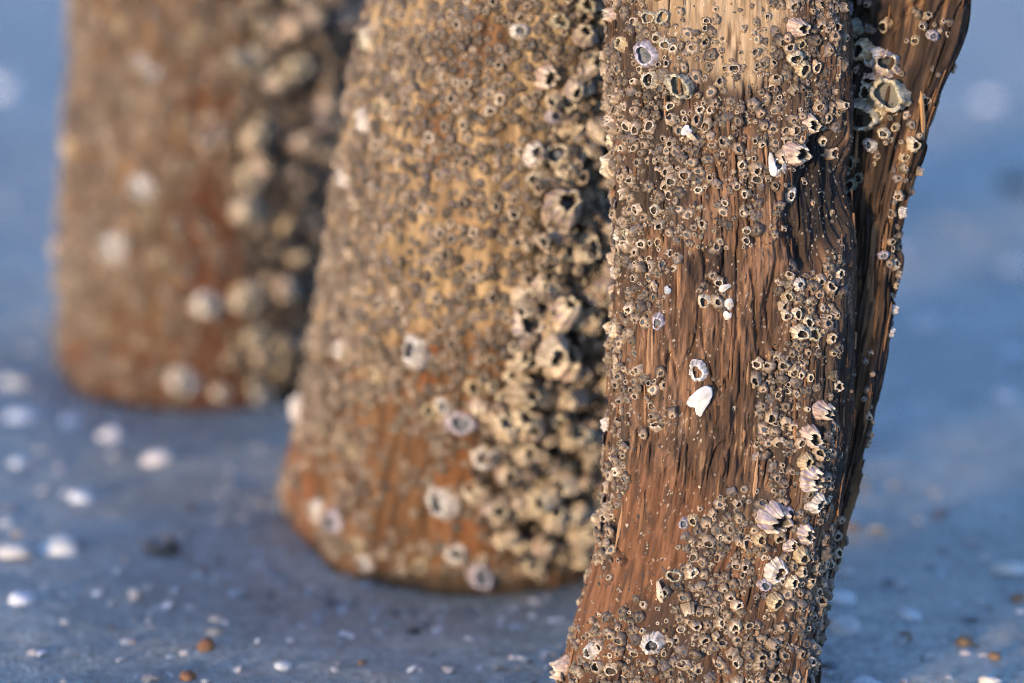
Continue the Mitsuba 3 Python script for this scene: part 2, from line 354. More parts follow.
# ------------------------------------------------------------------ barnacles
def barnacle(seed, seg=18, h=0.6, rt=0.45, jag=0.05, ribs=0.03, dome=0.5, floor=0.25, wall=0.10, mott=0.0, base=(0.3, 0.27, 0.2), rim=(0.6, 0.5, 0.34), dark=(0.05, 0.05, 0.055),
             stripe=None, inside=(0.12, 0.10, 0.08), nr=5, lid=True, chip=0.0):
    """One barnacle of base radius 1: ribbed wall of six plates, a ragged rim and a hollow with its lid (floor)."""
    rg = np.random.RandomState(seed)
    th = np.arange(seg) * 2 * np.pi / seg
    ph = rg.uniform(0, 6.28, 8)
    out = 1 + 0.10 * np.sin(2 * th + ph[0]) + 0.06 * np.sin(3 * th + ph[1]) + 0.04 * np.sin(5 * th + ph[2])
    apert = 1 + 0.16 * np.sin(2 * th + ph[3]) + 0.10 * np.sin(3 * th + ph[4])
    plate = np.abs(((th + ph[5]) / (2 * np.pi) * 6) % 1 - 0.5) * 2              # 1 at the joint between two plates, 0 at mid plate
    joint = sstep(0.72, 1.0, plate)
    top = 1 + jag * ((1 - plate) * 1.6 - 0.6 + rg.uniform(-0.5, 0.5, seg)) - 0.35 * chip * sstep(0.3, 1, np.cos(th + ph[6]))
    rib = ribs * np.sin(th * round(seg * 0.34) + ph[7]) + ribs * 0.6 * rg.uniform(-1, 1, seg)
    off = rg.uniform(-0.12, 0.12, 2)
    rows, cols = [], []
    nse = rg.uniform(0.75, 1.2, seg)
    base, rim, dark, inside = map(np.asarray, (base, rim, dark, inside))
    for t in np.concatenate([[-0.25], np.linspace(0, 1, nr)]):
        tt = max(t, 0)
        k = tt ** (1 + dome) if dome >= 0 else tt ** (1 / (1 - dome))
        r = (1 - (1 - rt) * k) * (out * (1 - tt) + apert * tt) * (1 + rib * (1 - 0.4 * tt) - 0.10 * joint * (0.3 + tt))
        z = h * (t * top if t > 0 else t)
        rows.append(np.stack([r * np.cos(th) + off[0] * tt, r * np.sin(th) + off[1] * tt, np.broadcast_to(z, th.shape)], 1))
        c = base * (1 - tt ** 2.2) + rim * tt ** 2.2
        c = c[None] * (nse * rg.uniform(0.85, 1.12, seg) * (1 - 0.35 * joint))[:, None]
        if stripe is not None:
            w = (0.5 + 0.5 * np.sin(th * 11 + ph[2] + 1.5 * np.sin(2 * th))) * (0.35 + 0.65 * np.sin(np.pi * min(tt + 0.15, 1)))
            c = mixc(c, stripe, np.clip(w * 1.1 - 0.15, 0, 0.9))
        cols.append(c)
    rin = rt * (1 - wall / max(rt, .2))
    for r_, z_, c_ in ((rin, 0.985, rim * 0.95), (rin * 0.97, 0.72, inside), (rin * 1.02, floor + 0.05, inside * 0.7)):
        r = r_ * apert * (1 - 0.06 * joint)
        rows.append(np.stack([r * np.cos(th) + off[0], r * np.sin(th) + off[1], h * np.broadcast_to(z_ * (top if z_ > 0.6 else 1), th.shape)], 1))
        cols.append(np.broadcast_to(c_, (seg, 3)) * rg.uniform(0.85, 1.1, (seg, 1)))
    v, c = np.vstack(rows), np.vstack(cols)
    if mott:
        v = v * (1 + 0.22 * mott * (fbm(v * 2.6 + seed, 3, seed) - .5)[:, None])
        c = c * (1 + 1.5 * mott * (fbm(v * 4.0 + seed, 3, seed + 1) - .5))[:, None]
        c = mixc(c, np.array((.13, .085, .055)), .75 * mott * sstep(.52, .68, fbm(v * 2.3 + 5 * seed, 3, seed + 2)))
    nrow = len(rows)
    i, j = np.meshgrid(np.arange(seg), np.arange(nrow - 1))
    a, b = (j * seg + i).ravel(), (j * seg + (i + 1) % seg).ravel()
    f = np.vstack([np.stack([a, b, b + seg], 1), np.stack([a, b + seg, a + seg], 1)])
    ring = (nrow - 1) * seg + np.arange(seg)
    v = np.vstack([v, [off[0], off[1], h * floor]])
    c = np.vstack([c, dark])
    c[ring] = dark * 1.3
    f = np.vstack([f, np.stack([ring, np.roll(ring, -1), np.full(seg, len(v) - 1)], 1)])
    return v, f, np.clip(c, 0.01, 0.9)


def operculum(seed, r=0.4, z=0.4, col=(0.10, 0.11, 0.13)):
    """the beak of four small plates that closes a barnacle's mouth"""
    rg = np.random.RandomState(seed)
    th = np.arange(12) * np.pi / 6
    a = rg.uniform(0, 6.28)
    e = np.stack([np.cos(th) * r, np.sin(th) * r * 0.8, 0 * th + z - 0.06], 1)
    m = np.stack([np.cos(th) * r * 0.5, np.sin(th) * r * 0.26, 0 * th + z + 0.05], 1)
    v = np.vstack([e, m, [[0.1 * r, 0, z + 0.02]]])
    k = np.arange(12)
    k2 = (k + 1) % 12
    f = np.vstack([np.stack([k, k2, k2 + 12], 1), np.stack([k, k2 + 12, k + 12], 1), np.stack([k + 12, k2 + 12, 0 * k + 24], 1)])
    R = np.array([[math.cos(a), -math.sin(a), 0], [math.sin(a), math.cos(a), 0], [0, 0, 1]])
    c = np.asarray(col) * rg.uniform(0.75, 1.3, (25, 1))
    return v @ R.T, f, c


GREY, TAN, CREAM = (0.135, 0.115, 0.105), (0.38, 0.27, 0.175), (0.60, 0.475, 0.35)
SMALL, RING, MED = [], [], []
rs = np.random.RandomState(7)
for k in range(22):      # small closed, grey domes with a pale-edged mouth
    bc = np.array(GREY) * rs.uniform(0.35, 1.25) * np.array([1, rs.uniform(0.94, 1.02), rs.uniform(0.78, 1.15)])
    rc = np.array(TAN) * rs.uniform(0.5, 1.5)
    SMALL.append(barnacle(100 + k, 18, rs.uniform(.35, .8), rs.uniform(.36, .60), .16, .10, rs.uniform(.2, 1.4), rs.uniform(.45, .75), rs.uniform(.10, .18), .8, bc, rc, dark=np.array((.06, .065, .075)) * rs.uniform(.4, 1.6), inside=(.06, .05, .04), nr=5, chip=rs.uniform(0, .5)))
for k in range(14):      # empty rings, pale
    bc = np.array(TAN) * rs.uniform(0.45, 1.1)
    rc = np.array(CREAM) * rs.uniform(0.7, 1.35)
    RING.append(barnacle(200 + k, 18, rs.uniform(.6, 1.1), rs.uniform(.56, .74), .16, .08, rs.uniform(.2, .9), rs.uniform(.05, .2), rs.uniform(.14, .24), .6, bc, rc, dark=(.03, .026, .022), inside=(.11, .085, .06), nr=5, chip=rs.uniform(0, 1.2)))
PURPLE, PINK = (0.23, 0.18, 0.25), (0.46, 0.27, 0.24)
for k in range(16):      # larger cones
    warm = rs.uniform()
    bc = np.array((0.62, 0.45, 0.275)) * (1 - warm * .45) + np.array((0.50, 0.44, 0.42)) * warm * .45
    MED.append(barnacle(300 + k, 30, rs.uniform(.6, 1.05), rs.uniform(.42, .64), .22, .055, rs.uniform(-.2, .8), rs.uniform(.1, .35), rs.uniform(.08, .14), .8, bc * rs.uniform(.7, 1.05), np.array((.74, .62, .44)) * rs.uniform(.8, 1.1),
                        dark=(.03, .028, .03), inside=(.16, .13, .11), stripe=[None, PURPLE, None, PINK, None, (.36, .27, .17)][k % 6], nr=8, chip=rs.uniform(0, .5)))
SHELL_PLY, OPER = {}, [operculum(500 + k, 0.36, 0.34, np.array((.10, .11, .13)) * rs.uniform(.6, 1.5)) for k in range(4)]


def frame(n, spin):
    n = n / np.linalg.norm(n)
    a = np.cross(n, [0, 0, 1.0]) if abs(n[2]) < 0.9 else np.cross(n, [1.0, 0, 0])
    a /= np.linalg.norm(a)
    b = np.cross(n, a)
    c, s = math.cos(spin), math.sin(spin)
    return np.stack([a * c + b * s, b * c - a * s, n], 1)


class Crust:
    """collects the barnacles of one post: the largest in view become parts, the rest one crust"""

    def __init__(self, key):
        self.key, self.items = key, []

    def put(self, pos, n, r, lib, k, rg, hs=1.0, stretch=None, label=None, oper=False, squash=0.0, force=False):
        M = np.eye(4)
        s = np.array([r * (1 + rg.uniform(-.12, .12)), r * (1 + rg.uniform(-.12, .12)), r * hs])
        M[:3, :3] = frame(n, rg.uniform(0, 6.28)) * s
        M[:3, 3] = pos
        d = CAM - pos
        facing = (n @ d) / np.linalg.norm(d)
        px, py, z = w2p(pos)
        seen = -12 < px < 1036 and -12 < py < 695 and facing > -0.05
        self.items.append((r / z * (1 if seen else 0.01) + (9 if force else 0), M, lib, k, label, oper))

    def build(self, most=292, tone=1.0):
        self.items.sort(key=lambda t: -t[0])
        n_op = 0
        for _, M, lib, k, label, oper in self.items[:most]:
            name = numbered(self.key + '__barnacle')
            src = {'s': SMALL, 'r': RING, 'm': MED, 'x': BIG}[lib][k]
            if (lib, k) not in SHELL_PLY:
                SHELL_PLY[lib, k] = mikit.ply(src[:2], 'mat_shell', smooth=False, color=src[2])
            scene[name] = {**SHELL_PLY[lib, k], 'to_world': T(M.tolist())}
            if label:
                add(name, label)
            if oper:
                o = k % 4
                if ('o', o) not in SHELL_PLY:
                    SHELL_PLY['o', o] = mikit.ply(OPER[o][:2], 'mat_dark', smooth=False, color=OPER[o][2])
                scene[name + '__operculum'] = {**SHELL_PLY['o', o], 'to_world': T(M.tolist())}
        vs, fs, cs, at = [], [], [], 0
        rg = np.random.RandomState(3)
        for _, M, lib, k, label, oper in self.items[most:]:
            v, f, c = {'s': SMALL, 'r': RING, 'm': MED, 'x': BIG}[lib][k]
            vs.append(v @ M[:3, :3].T + M[:3, 3])
            fs.append(f + at)
            cs.append(np.clip(c * tone * rg.uniform(.65, 1.3), 0.01, .9))
            at += len(v)
        if vs:
            scene[self.key + '__barnacle_crust'] = mikit.ply((np.vstack(vs), np.vstack(fs)), 'mat_shell', smooth=False, color=np.vstack(cs))
            add(self.key + '__barnacle_crust', kind='stuff')


def scatter(crust, post, ncand, rlo, rhi, dens, lib, rg, tight=0.86, taken=None, lift=0.0, tilt=0.25, hs=(0.8, 1.2), power=1.6, zr=(0.0, 0.45), sink=0.0, hidden=0.35):
    """dart throwing over the post's surface; dens is read in surface regions named by how they lie in view"""
    u, z = rg.rand(ncand), rg.uniform(zr[0], zr[1], ncand)
    p, n = post.point(u, z)
    px, py, zd = w2p(p)
    d = CAM - p
    facing = np.einsum('ij,ij->i', n, d) / np.linalg.norm(d, axis=1)
    w = np.where(facing > -0.15, dens(px, py, facing), hidden * (rg.rand(ncand) < 0.5))
    keep = rg.rand(ncand) < w
    p, n, px, py = p[keep], n[keep], px[keep], py[keep]
    r = rlo + (rhi - rlo) * rg.rand(len(p)) ** power
    if taken is not None and len(taken):
        t = cKDTree(np.array([x[0] for x in taken]))
        tr = np.array([x[1] for x in taken])
        dist, idx = t.query(p, k=min(6, len(taken)))
        dist, idx = dist.reshape(len(p), -1), idx.reshape(len(p), -1)
        ok = np.all(dist > (r[:, None] + tr[idx]) * tight, axis=1)
        p, n, r = p[ok], n[ok], r[ok]
    order = np.argsort(-r * (0.8 + 0.4 * rg.rand(len(r))))
    p, n, r = p[order], n[order], r[order]
    tree, alive = cKDTree(p), np.ones(len(p), bool)
    for a in range(len(p)):
        if alive[a]:
            for b in tree.query_ball_point(p[a], (r[a] + rhi) * tight):
                if b > a and np.linalg.norm(p[a] - p[b]) < (r[a] + r[b]) * tight:
                    alive[b] = False
    for q, m, s in zip(p[alive], n[alive], r[alive]):
        m = m + rg.normal(0, tilt, 3)
        m /= np.linalg.norm(m)
        L = lib(rg) if callable(lib) else lib
        k = rg.randint(len({'s': SMALL, 'r': RING, 'm': MED}[L]))
        crust.put(q + m * (lift - sink * s), m, s, L, k, rg, rg.uniform(*hs), oper=(L == 'm' and s > 0.0065))
        if taken is not None:
            taken.append((q, s))
    return alive.sum()


# ---- distinct large barnacles of the front post (place on the timber, radius, lean towards the right / up, look)
BIGSPEC = {
    'slate': dict(h=.75, rt=.60, base=(.50, .43, .42), rim=(.55, .50, .55), stripe=PURPLE, dark=(.07, .08, .10), floor=.45, jag=.10),
    'cream': dict(h=.85, rt=.60, base=(.64, .50, .34), rim=(.75, .66, .50), stripe=None, dark=(.02, .02, .02), floor=.1, jag=.12),
    'wide': dict(h=.75, rt=.78, base=(.42, .36, .26), rim=(.62, .54, .38), stripe=(.30, .27, .22), dark=(.10, .09, .07), floor=.12, jag=.26, wall=.16),
    'pink': dict(h=.9, rt=.55, base=(.60, .45, .35), rim=(.76, .64, .50), stripe=(.36, .22, .20), dark=(.02, .02, .02), floor=.2, jag=.24),
    'purple': dict(h=.9, rt=.54, base=(.60, .48, .37), rim=(.74, .62, .50), stripe=(.20, .17, .30), dark=(.02, .02, .02), floor=.2, jag=.30),
    'white': dict(h=.8, rt=.50, base=(.64, .55, .46), rim=(.80, .74, .66), stripe=(.52, .44, .40), dark=(.03, .035, .04), floor=.15, jag=.16),
    'ring': dict(h=.5, rt=.68, base=(.62, .57, .54), rim=(.78, .74, .70), stripe=None, dark=(.16, .08, .045), floor=.1, jag=.22, wall=.20),
    'tan': dict(h=.8, rt=.55, base=(.42, .30, .17), rim=(.60, .48, .30), stripe=None, dark=(.03, .025, .02), floor=.15, jag=.10),
    'green': dict(h=.8, rt=.66, base=(.17, .17, .12), rim=(.30, .30, .20), stripe=None, dark=(.02, .02, .02), floor=.15, jag=.10),
}
BIG, BIGKEY = [], []
for nm, sp in BIGSPEC.items():
    for k in range(3):
        sp2 = dict(sp)
        wl = sp2.pop('wall', .09)
        BIG.append(barnacle(700 + 10 * len(BIG), 40, ribs=.05, dome=.35 if nm not in ('pink', 'purple') else .0, wall=wl, mott=.75, inside=(.20, .17, .14) if nm != 'wide' else (.30, .26, .18), nr=11, chip=.3 * k, **sp2))
        BIGKEY.append(nm)


def find(post, px, py):
    """the point of a timber's front that lies behind the given place"""
    u = np.linspace(0, 1, 600, endpoint=False)
    z = np.linspace(-0.01, 0.46, 470)
    if 'grid' not in post.__dict__:
        U, Z = np.meshgrid(u, z)
        p, n = post.point(U, Z)
        d = CAM - p
        f = np.einsum('ijk,ijk->ij', n, d)
        X, Y, _ = w2p(p)
        post.grid = p[f > 0], n[f > 0], np.stack([X[f > 0], Y[f > 0]], 1)
        post.gtree = cKDTree(post.grid[2])
    _, i = post.gtree.query([px, py])
    return post.grid[0][i], post.grid[1][i]


c1 = Crust(KEY1)
rg = np.random.RandomState(11)
taken1, takenS = [], []
RIGHT = np.array([1.0, 0, 0])


def big(crust, post, taken, px, py, rp, look, lr=0.0, lu=0.0, label=None, sink=0.12):
    p, n = find(post, px, py)
    zd = w2p(p)[2]
    r = rp / FPX * zd * 1.06
    m = n + .62 * lr * RIGHT + .62 * lu * np.array([0, 0, 1.0])
    m /= np.linalg.norm(m)
    ks = [i for i, b in enumerate(BIGKEY) if b == look]
    crust.put(p - m * r * sink, m, r, 'x', ks[rg.randint(3)], rg, 1.0, label=label, oper=look in ('slate', 'white'), force=True)
    taken.append((p, r * .95))


for a in [(648, 56, 15, 'slate', .1, 0, 'large barnacle with a purple grey shell and a slate coloured mouth'), (650, 81, 10, 'cream', .0, -.1), (679, 86, 13, 'wide', 0, -.1, 'wide open barnacle with a broken hollow shell'), (687, 95, 5, 'cream'),
          (634, 22, 5, 'cream'), (648, 17, 8, 'wide'), (662, 17, 8, 'wide', .2, .1), (665, 45, 7, 'cream', .1, 0), (656, 38, 6, 'cream'), (613, 15, 10, 'pink', -.3, 0), (622, 44, 9, 'tan', -.2, .2), (640, 70, 5, 'cream'),
          (798, 27, 12, 'pink', .7, 0, 'pinkish white barnacle leaning to the right below the top edge'), (803, 70, 9, 'tan', .2, 0), (800, 44, 7, 'tan', .3, 0), (795, 58, 8, 'cream', .1, 0), (809, 124, 11, 'pink', .9, .0), (795, 155, 14, 'pink', .9, -.1, 'pink and purple striped barnacle leaning to the right'),
          (777, 168, 9, 'white', -.1, .5), (790, 195, 7, 'white', .1, -.1), (822, 410, 12, 'pink', .8, -.2), (800, 334, 9, 'cream', .2, -.1), (808, 322, 7, 'cream', .2, 0), (812, 334, 8, 'wide', .4, .2), (786, 316, 6, 'cream', 0, -.1), (797, 313, 6, 'cream'), (799, 284, 7, 'white', .3, .1),
          (788, 297, 6, 'tan'), (776, 520, 16, 'purple', .8, -.15, 'purple striped barnacle with a cream mouth, largest low on the right'), (816, 503, 12, 'white', .6, -.1), (806, 533, 10, 'purple', .5, -.1), (801, 556, 9, 'tan', .5, -.2), (775, 570, 13, 'white', .6, -.2), (776, 602, 9, 'tan', .6, -.1), (792, 582, 7, 'cream', .4, 0), (760, 540, 7, 'tan', .3, 0), (788, 515, 8, 'slate', .4, .1), (765, 585, 7, 'slate', .2, 0), (790, 545, 7, 'purple', .5, 0),
          (652, 645, 13, 'white', 0, 0, 'white barnacle with a dark round mouth facing forwards near the foot'), (592, 652, 10, 'white', -.3, 0), (563, 668, 13, 'pink', -.5, .1), (675, 577, 8, 'wide', -.1, .2), (812, 436, 12, 'pink', .6, -.1), (812, 480, 13, 'purple', .6, 0), (806, 462, 9, 'tan', .5, -.1),
          (611, 166, 13, 'cream', -.8, .0, 'cream barnacle jutting from the left edge'), (613, 122, 9, 'pink', -.6, .2), (612, 140, 7, 'cream', -.6, 0), (606, 426, 9, 'white', -.6, .1), (615, 272, 6, 'white', -.6, 0), (619, 235, 7, 'white', -.6, 0), (616, 330, 8, 'cream', -.5, 0),
          (705, 302, 7, 'cream'), (698, 371, 10, 'ring', -.1, 0), (659, 322, 8, 'slate'), (693, 521, 6, 'tan'), (684, 524, 6, 'slate'), (628, 232, 6, 'cream'), (659, 242, 6, 'tan'), (655, 209, 6, 'cream'), (742, 165, 5, 'cream'), (746, 232, 5, 'cream'), (725, 68, 5, 'tan')]:
    big(c1, main, taken1, *a[:4], *(a[4:6] or (0, 0)), **({'label': a[6]} if len(a) > 6 else {}))
for a in [(862, 114, 18, 'wide', -.1, .0, 'wide open barnacle on the split slab'), (888, 95, 17, 'wide', .2, .3), (872, 58, 13, 'white', -.1, .2), (868, 92, 10, 'cream', -.2, 0), (878, 115, 10, 'tan', -.1, -.1), (884, 133, 6, 'cream', 0, 0), (888, 66, 15, 'purple', .3, .4, 'purple barnacle on the split slab'), (872, 80, 11, 'pink', -.2, -.2), (862, 50, 11, 'tan', -.2, .2),
          (852, 30, 11, 'green', -.2, .2), (884, 27, 8, 'tan'), (894, 112, 6, 'tan'), (895, 128, 5, 'tan'), (923, 100, 7, 'tan', .4, 0), (913, 145, 7, 'cream', .5, 0), (904, 158, 6, 'tan', .5, 0), (902, 212, 6, 'white', .8, 0), (883, 243, 6, 'slate', .2, 0), (883, 256, 5, 'slate', .2, 0),
          (894, 310, 6, 'white', .8, 0), (890, 332, 6, 'white', .8, 0), (870, 145, 7, 'white'), (852, 162, 8, 'green', -.2, 0), (850, 186, 7, 'green', -.2, 0), (860, 178, 6, 'green'), (915, 40, 6, 'tan', .3, 0), (933, 35, 6, 'slate', .5, 0), (848, 12, 10, 'slate', -.2, 0)]:
    big(c1, slab, takenS, *a[:4], *(a[4:6] or (0, 0)), **({'label': a[6]} if len(a) > 6 else {}))

def dens1(px, py, f):
    q = np.stack([px / 15, py / 22, 0 * px], -1)
    return ell(px, py, D1) * (1 - sstep(837, 846, px + .05 * (py - 300) * (py > 300))) * np.where(fbm(q, 2, 8) > .56, .12, 1) * np.where(ell(px, py, ROT1[:2]) > .3, .06, 1) * np.where(ell(px, py, [(745, 25, 30, 36, 1), (650, 570, 40, 50, .6)]) > .4, .35, 1)


mixlib = lambda a: (lambda g: 'r' if g.rand() < a else 's')
scatter(c1, main, 34000, .0014, .0039, dens1, mixlib(.30), rg, .68, taken1, tilt=.30, zr=(.0, .42), power=1.5, sink=.08, hs=(.7, 1.3))
scatter(c1, main, 26000, .0007, .0015, lambda x, y, f: np.maximum(dens1(x, y, f) * .8, .008), mixlib(.35), rg, .74, taken1, tilt=.4, zr=(.0, .42), hidden=.1)
DS = [(855, 20, 16, 40, .3), (850, 175, 10, 30, .25), (872, 100, 26, 56, .4), (912, 150, 10, 60, .35), (897, 260, 8, 100, .4), (925, 60, 30, 60, .08), (868, 400, 6, 60, .2), (820, 560, 24, 110, .8), (935, 25, 20, 30, .3)]
scatter(c1, slab, 9000, .0016, .0034, lambda x, y, f: ell(x, y, DS), mixlib(.3), rg, .86, takenS, tilt=.3, zr=(.0, .42), hidden=.12)

# ---- second post: a carpet of small ones, a heaped bank of large ones down the right side
c2 = Crust(KEY2)
t2 = []
rg = np.random.RandomState(21)
for a in [(520, 30, 9, 'white', 0, 0), (545, 76, 14, 'pink', .4, -.2), (560, 22, 9, 'wide', .1, .2), (585, 5, 10, 'wide', .1, .1), (553, 115, 9, 'slate', .3, 0), (535, 155, 13, 'white', .2, .5), (562, 185, 14, 'white', .1, -.1), (585, 95, 8, 'pink', .1, 0), (582, 120, 10, 'pink', .2, 0),
          (416, 350, 17, 'white', -.1, .3), (475, 387, 11, 'tan', 0, 0), (462, 422, 15, 'slate', .2, 0), (443, 405, 10, 'white'), (443, 500, 18, 'white', -.3, 0), (455, 552, 13, 'white', -.1, .2), (482, 575, 15, 'slate', .1, 0), (337, 520, 16, 'slate'), (320, 510, 12, 'white', -.2, 0), (378, 372, 12, 'tan'),
          (303, 410, 17, 'white', -.7, 0), (342, 350, 10, 'white', -.3, 0), (365, 120, 12, 'white', -.6, 0), (346, 178, 11, 'white', -.6, 0), (385, 105, 11, 'tan', 0, 0), (372, 40, 15, 'cream', -.7, 0), (492, 385, 7, 'cream'), (505, 395, 8, 'cream'), (512, 375, 9, 'cream'), (485, 455, 16, 'white', -.4, 0),
          (530, 320, 20, 'purple', -.3, .2), (365, 562, 9, 'white'), (420, 565, 9, 'tan'), (432, 410, 10, 'tan'), (352, 452, 8, 'tan'), (358, 545, 10, 'tan')]:
    big(c2, second, t2, *a[:4], *(a[4:6] or (0, 0)))
HEAP_IN = [(574, 250, 44, 60, 1), (565, 330, 46, 56, 1), (592, 320, 26, 60, 1), (545, 430, 58, 60, 1), (545, 505, 48, 56, 1), (578, 440, 36, 100, 1), (570, 180, 30, 44, 1), (585, 110, 20, 40, .7)]
scatter(c2, second, 3000, .0048, .0105, lambda x, y, f: ell(x, y, HEAP), 'm', rg, .78, t2, tilt=.4, zr=(.0, .44), hidden=.02, power=1.4)
scatter(c2, second, 1600, .0055, .0118, lambda x, y, f: ell(x, y, HEAP_IN) * np.where(nz(np.stack([x / 22, y / 22, 0 * x], -1), 6) > .34, 1, .08), 'm', rg, .74, [], lift=.010, tilt=.55, zr=(.0, .42), hidden=0, power=1.0)
scatter(c2, second, 700, .0060, .0105, lambda x, y, f: ell(x, y, HEAP_IN[1:]) * np.where(nz(np.stack([x / 22, y / 22, 0 * x], -1), 6) > .42, 1, 0), 'm', rg, .8, [], lift=.020, tilt=.7, zr=(.0, .40), hidden=0, power=1.0)

scatter(c2, second, 9000, .0016, .0048, lambda x, y, f: ell(x, y, HEAP_IN), mixlib(.45), rg, .8, [], lift=.013, tilt=.6, zr=(.0, .43), hidden=0, power=1.3)
scatter(c2, second, 5000, .0016, .0044, lambda x, y, f: ell(x, y, HEAP), mixlib(.45), rg, .8, [], lift=.004, tilt=.6, zr=(.0, .43), hidden=0, power=1.3)


def dens2(px, py, f):
    return np.clip(.96 - 0.54 * sstep(350, 460, py + .3 * (px - 400)) - .35 * ell(px, py, [(490, 440, 40, 90, 1), (440, 540, 60, 50, .8), (300, 490, 40, 60, .8), (385, 480, 18, 90, .8)]), .12, 1)


def bare(px, py, k):
    a = fbm(np.stack([px / 26, py / 17, 0 * px + k], -1), 3, 5)
    return np.where(a > .63, .08, np.where(a > .57, .6, 1))


scatter(c2, second, 70000, .0014, .0044, lambda x, y, f: dens2(x, y, f) * bare(x, y, 1) * (1 - .75 * ell(x, y, HEAP)), mixlib(.30), rg, .72, t2, tilt=.25, zr=(-.005, .47), power=1.3, hidden=.3, sink=.06)

# ---- third post
c3 = Crust(KEY3)
t3 = []
rg = np.random.RandomState(31)
for a in [(140, 62, 13, 'white', -.2, .3), (155, 75, 12, 'white', .1, -.2), (142, 188, 16, 'white', -.2, 0), (115, 250, 20, 'white', -.3, 0), (207, 303, 20, 'white', 0, .1), (246, 298, 20, 'cream', .1, 0), (184, 378, 20, 'white', -.1, -.1), (255, 335, 14, 'cream'), (258, 58, 15, 'cream'), (297, 67, 15, 'cream'),
          (250, 178, 18, 'cream', -.2, 0), (252, 210, 15, 'cream'), (262, 125, 14, 'cream'), (300, 140, 16, 'pink'), (325, 100, 13, 'pink', .3, 0), (285, 228, 13, 'tan'), (312, 225, 13, 'pink', .2, 0), (280, 362, 15, 'tan'), (262, 395, 14, 'white'), (220, 392, 12, 'white'), (70, 150, 13, 'tan', -.7, 0), (62, 250, 15, 'pink', -.7, 0),
          (205, 140, 11, 'pink'), (222, 132, 10, 'purple'), (185, 120, 10, 'tan'), (120, 25, 12, 'tan'), (195, 32, 10, 'tan'), (105, 325, 12, 'tan'), (280, 35, 13, 'pink'), (320, 20, 13, 'pink'), (345, 15, 13, 'pink', .3, 0), (165, 260, 12, 'tan'), (150, 215, 12, 'tan'), (330, 150, 12, 'tan', .3, 0)]:
    a = (a[0], a[1], a[2] * .84, *a[3:])
    big(c3, third, t3, *a[:4], *(a[4:6] or (0, 0)))
scatter(c3, third, 900, .0050, .0110, lambda x, y, f: ell(x, y, HEAP3) * np.where(nz(np.stack([x / 26, y / 26, 0 * x], -1), 6) > .30, 1, .1), 'm', rg, .82, t3, tilt=.4, zr=(.0, .53), hidden=.03, power=1.0)
scatter(c3, third, 500, .0070, .0110, lambda x, y, f: ell(x, y, HEAP3[:2]) * .5, 'm', rg, .95, [], lift=.010, tilt=.5, zr=(.0, .53), hidden=0, power=1.0)
scatter(c3, third, 4000, .0020, .0050, lambda x, y, f: ell(x, y, HEAP3), mixlib(.45), rg, .8, [], lift=.008, tilt=.6, zr=(.0, .53), hidden=0, power=1.3)
D3R = [(212, 240, 32, 85, .8), (225, 340, 46, 56, .7), (110, 355, 46, 34, .55), (205, 90, 26, 30, .5), (180, 392, 100, 20, .7)]
scatter(c3, third, 26000, .0026, .0062, lambda x, y, f: .9 * (1 - ell(x, y, D3R)) * bare(x, y, 2) * (1 - .8 * ell(x, y, HEAP3)), mixlib(.3), rg, .74, t3, tilt=.25, zr=(-.005, .56), power=1.3, hidden=.3)



def debris(key, post, n, dens, rg):
    """broken plates and grit stuck between the barnacles"""
    u, z = rg.rand(n), rg.uniform(0, .42, n)
    p, nn = post.point(u, z)
    px, py, _ = w2p(p)
    keep = rg.rand(n) < dens(px, py, 1)
    vs, fs, cs = [], [], []
    for a, (q, m) in enumerate(zip(p[keep], nn[keep])):
        k = 6
        t = np.arange(k) * np.pi / 3 + rg.uniform(-.4, .4, k)
        e = np.stack([np.cos(t), np.sin(t) * rg.uniform(.35, 1), 0 * t], 1)
        v = np.vstack([e * [1, 1, 0] - [0, 0, .3], e * .7 + [0, 0, rg.uniform(.2, .7)], [[0, 0, .5]]])
        i = np.arange(k)
        j = (i + 1) % k
        f = np.vstack([np.stack([i, j, j + k], 1), np.stack([i, j + k, i + k], 1), np.stack([i + k, j + k, 0 * i + 12], 1)])
        r = rg.uniform(.0003, .0010) * (2 if rg.rand() < .06 else 1)
        vs.append(v * r @ frame(m + rg.normal(0, .4, 3), rg.uniform(0, 6.3)).T + q)
        fs.append(f + 13 * a)
        col = [(.10, .085, .07), (.22, .19, .15), (.50, .42, .30), (.05, .05, .05), (.30, .17, .09)][rg.randint(5)]
        cs.append(np.tile(np.array(col) * rg.uniform(.6, 1.3), (13, 1)))
    scene[key + '__shell_grit'] = mikit.ply((np.vstack(vs), np.vstack(fs)), 'mat_shell', smooth=False, color=np.vstack(cs))
    add(key + '__shell_grit', kind='stuff')


